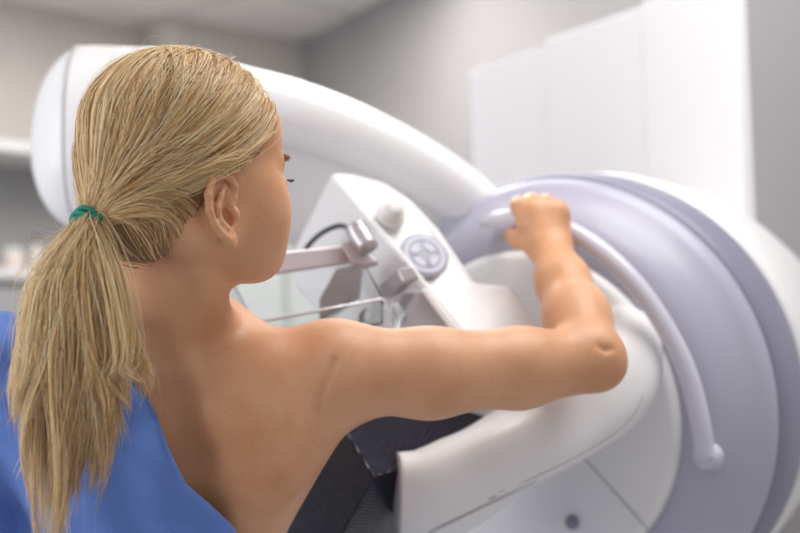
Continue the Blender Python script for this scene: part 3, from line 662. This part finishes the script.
# ponytail: clumps of strands falling from the tie
TP = HC+tie@HAX
dT = TP[1]
cl = [(18, 420, .018), (30, 455, .018), (40, 445, .02), (55, 540, .012), (62, 520, .014), (70, 500, .014), (25, 400, .022), (85, 470, .014), (100, 445, .014), (118, 425, .012), (95, 490, .010), (48, 580, .010), (75, 545, .010), (110, 400, .014), (128, 405, .010), (60, 470, .016), (50, 500, .014), (90, 420, .018), (138, 400, .006), (35, 480, .012)]
def pony(n, seed, m=30):
    g = np.random.default_rng(seed); c = np.array(cl); nsub = 110
    idx = g.integers(0, len(c), nsub); sp = g.random(n)**.8; si = g.integers(0, nsub, n)
    ex = c[idx, 0]+g.normal(0, 5, nsub); ey = c[idx, 1]+g.normal(0, 14, nsub); t = np.linspace(0, 1, m)
    # guides
    GG = np.zeros((nsub, m, 3)); dph = g.uniform(-1, 1, nsub)
    for i in range(nsub):
        u = (ex[i]-15)/110.
        bx = 50+u*58+g.normal(0, 5)      # belly column
        pth = np.array([[92, 221, 0], [88+(bx-80)*.25, 238, -.012+.012*dph[i]], [bx-6, 285+g.normal(0, 6), -.022+.026*dph[i]], [bx*.55+ex[i]*.45-6+g.normal(0, 6), 350+g.normal(0, 8), -.030+.030*dph[i]], [bx*.25+ex[i]*.75+g.normal(0, 7), 350+(ey[i]-350)*.55, -.034+.026*dph[i]], [ex[i], ey[i], -.028+.015*dph[i]]])
        q = spline(pth, m); 
        q[:, 0] += 7*np.sin(t*g.uniform(5, 9)+g.uniform(0, 6))*t**.7; 
        GG[i] = np.stack([P(a, b_, dT+dz) for a, b_, dz in q])
    GG[:, 0] = TP
    r = g.normal(0, 1, (n, 1, 3)); env = np.sin(np.pi*np.clip(t*.9+.03, 0, 1))**.8
    spr = .0042*(env*(1-.45*t))[None, :, None]
    wig = np.stack([np.sin(t[None]*g.uniform(4, 14, (n, 1))+g.uniform(0, 6, (n, 1))) for _ in range(3)], -1)*t[None, :, None]*.0026
    G = GG[si]+r*spr+r[:, :, ::1]*.0030*(1-t)[None, :, None]*1.0+wig
    L_ = g.uniform(.72, 1.03, n); mm = np.linspace(0, 1, m)[None]*L_[:, None]*(m-1); i0 = np.clip(mm.astype(int), 0, m-2); a = (mm-i0)[..., None]
    G = G[np.arange(n)[:, None], i0]*(1-a)+G[np.arange(n)[:, None], i0+1]*a
    tone = np.clip(.66+.18*np.sin(si*1.7)+g.normal(0, .22, n), 0, 1); return G, tone
G, tn = pony(8500, 5); pt = strands('ponytail', G, tn, rng.uniform(.0002, .0005, len(G)), hr)
# flyaways
def fly(n, seed):
    g = np.random.default_rng(seed); G, tn = head_strands(n, seed+1, .004, .010, m=22); k = g.normal(0, 1, (n, 1, 3)); t = np.linspace(0, 1, 22)[None, :, None]
    k = k[:len(G)]; G = G+k*np.sin(math.pi*t*g.uniform(.6, 2.2, (len(G), 1, 1)))*.0045
    G2, t2 = pony(n//2, seed+2, m=22); G2 = G2+g.normal(0, 1, (len(G2), 1, 3))*np.sin(math.pi*t*g.uniform(.5, 1.5, (len(G2), 1, 1)))*.012*np.array([1, .6, .6])
    return np.r_[G, G2], np.r_[tn, t2]
G, tn = fly(420, 11); strands('loose_hair', G, np.clip(tn+.15, 0, 1), np.full(len(G), .00016), hr)
# sideways wisps off the left of the ponytail
g = np.random.default_rng(4); Gs = []
for k in range(46):
    y0 = g.uniform(228, 320); x0 = np.interp(y0, [225, 260, 300, 320], [78, 40, 26, 22]); ln = g.uniform(8, 34)*(1.2-(y0-228)/120)
    a = P(x0+10, y0-6, dT-.02); b = P(x0-ln*.5, y0+g.normal(0, 8), dT-.02+g.normal(0, .02)); c_ = P(x0-ln, y0+g.normal(4, 14), dT-.02+g.normal(0, .03)); Gs.append(spline([a, b, c_], 14))
strands('hair_wisps', np.array(Gs), g.uniform(.5, 1, len(Gs)), np.full(len(Gs), .00014), hr)
# hair tie: three twisted loops
tn_ = (P(84, 240, dT-.01)-TP); tn_ /= np.linalg.norm(tn_); n_, e1, e2 = frame(tn_); vs = []; fs = []
for j, (o, rr) in enumerate(((-.0035, .0160), (.0010, .0170), (.0050, .0162))):
    ring = [TP+n_*(o+.0016*math.sin(3*t+j*2))+(rr+.0006*math.sin(5*t+j))*(math.cos(t)*e1+math.sin(t)*e2) for t in np.linspace(0, 2*math.pi, 49)]
    v, f = tube_vf(ring, .0026, seg=10, cap=False); fs += [tuple(i+len(vs) for i in q) for q in f]; vs += v
ht = finish('hair_tie', vs, fs, 'tie', hr); ht['label'] = 'green elastic hair tie'
for o in list(S.objects):
    if '_o' in o: del o['_o']
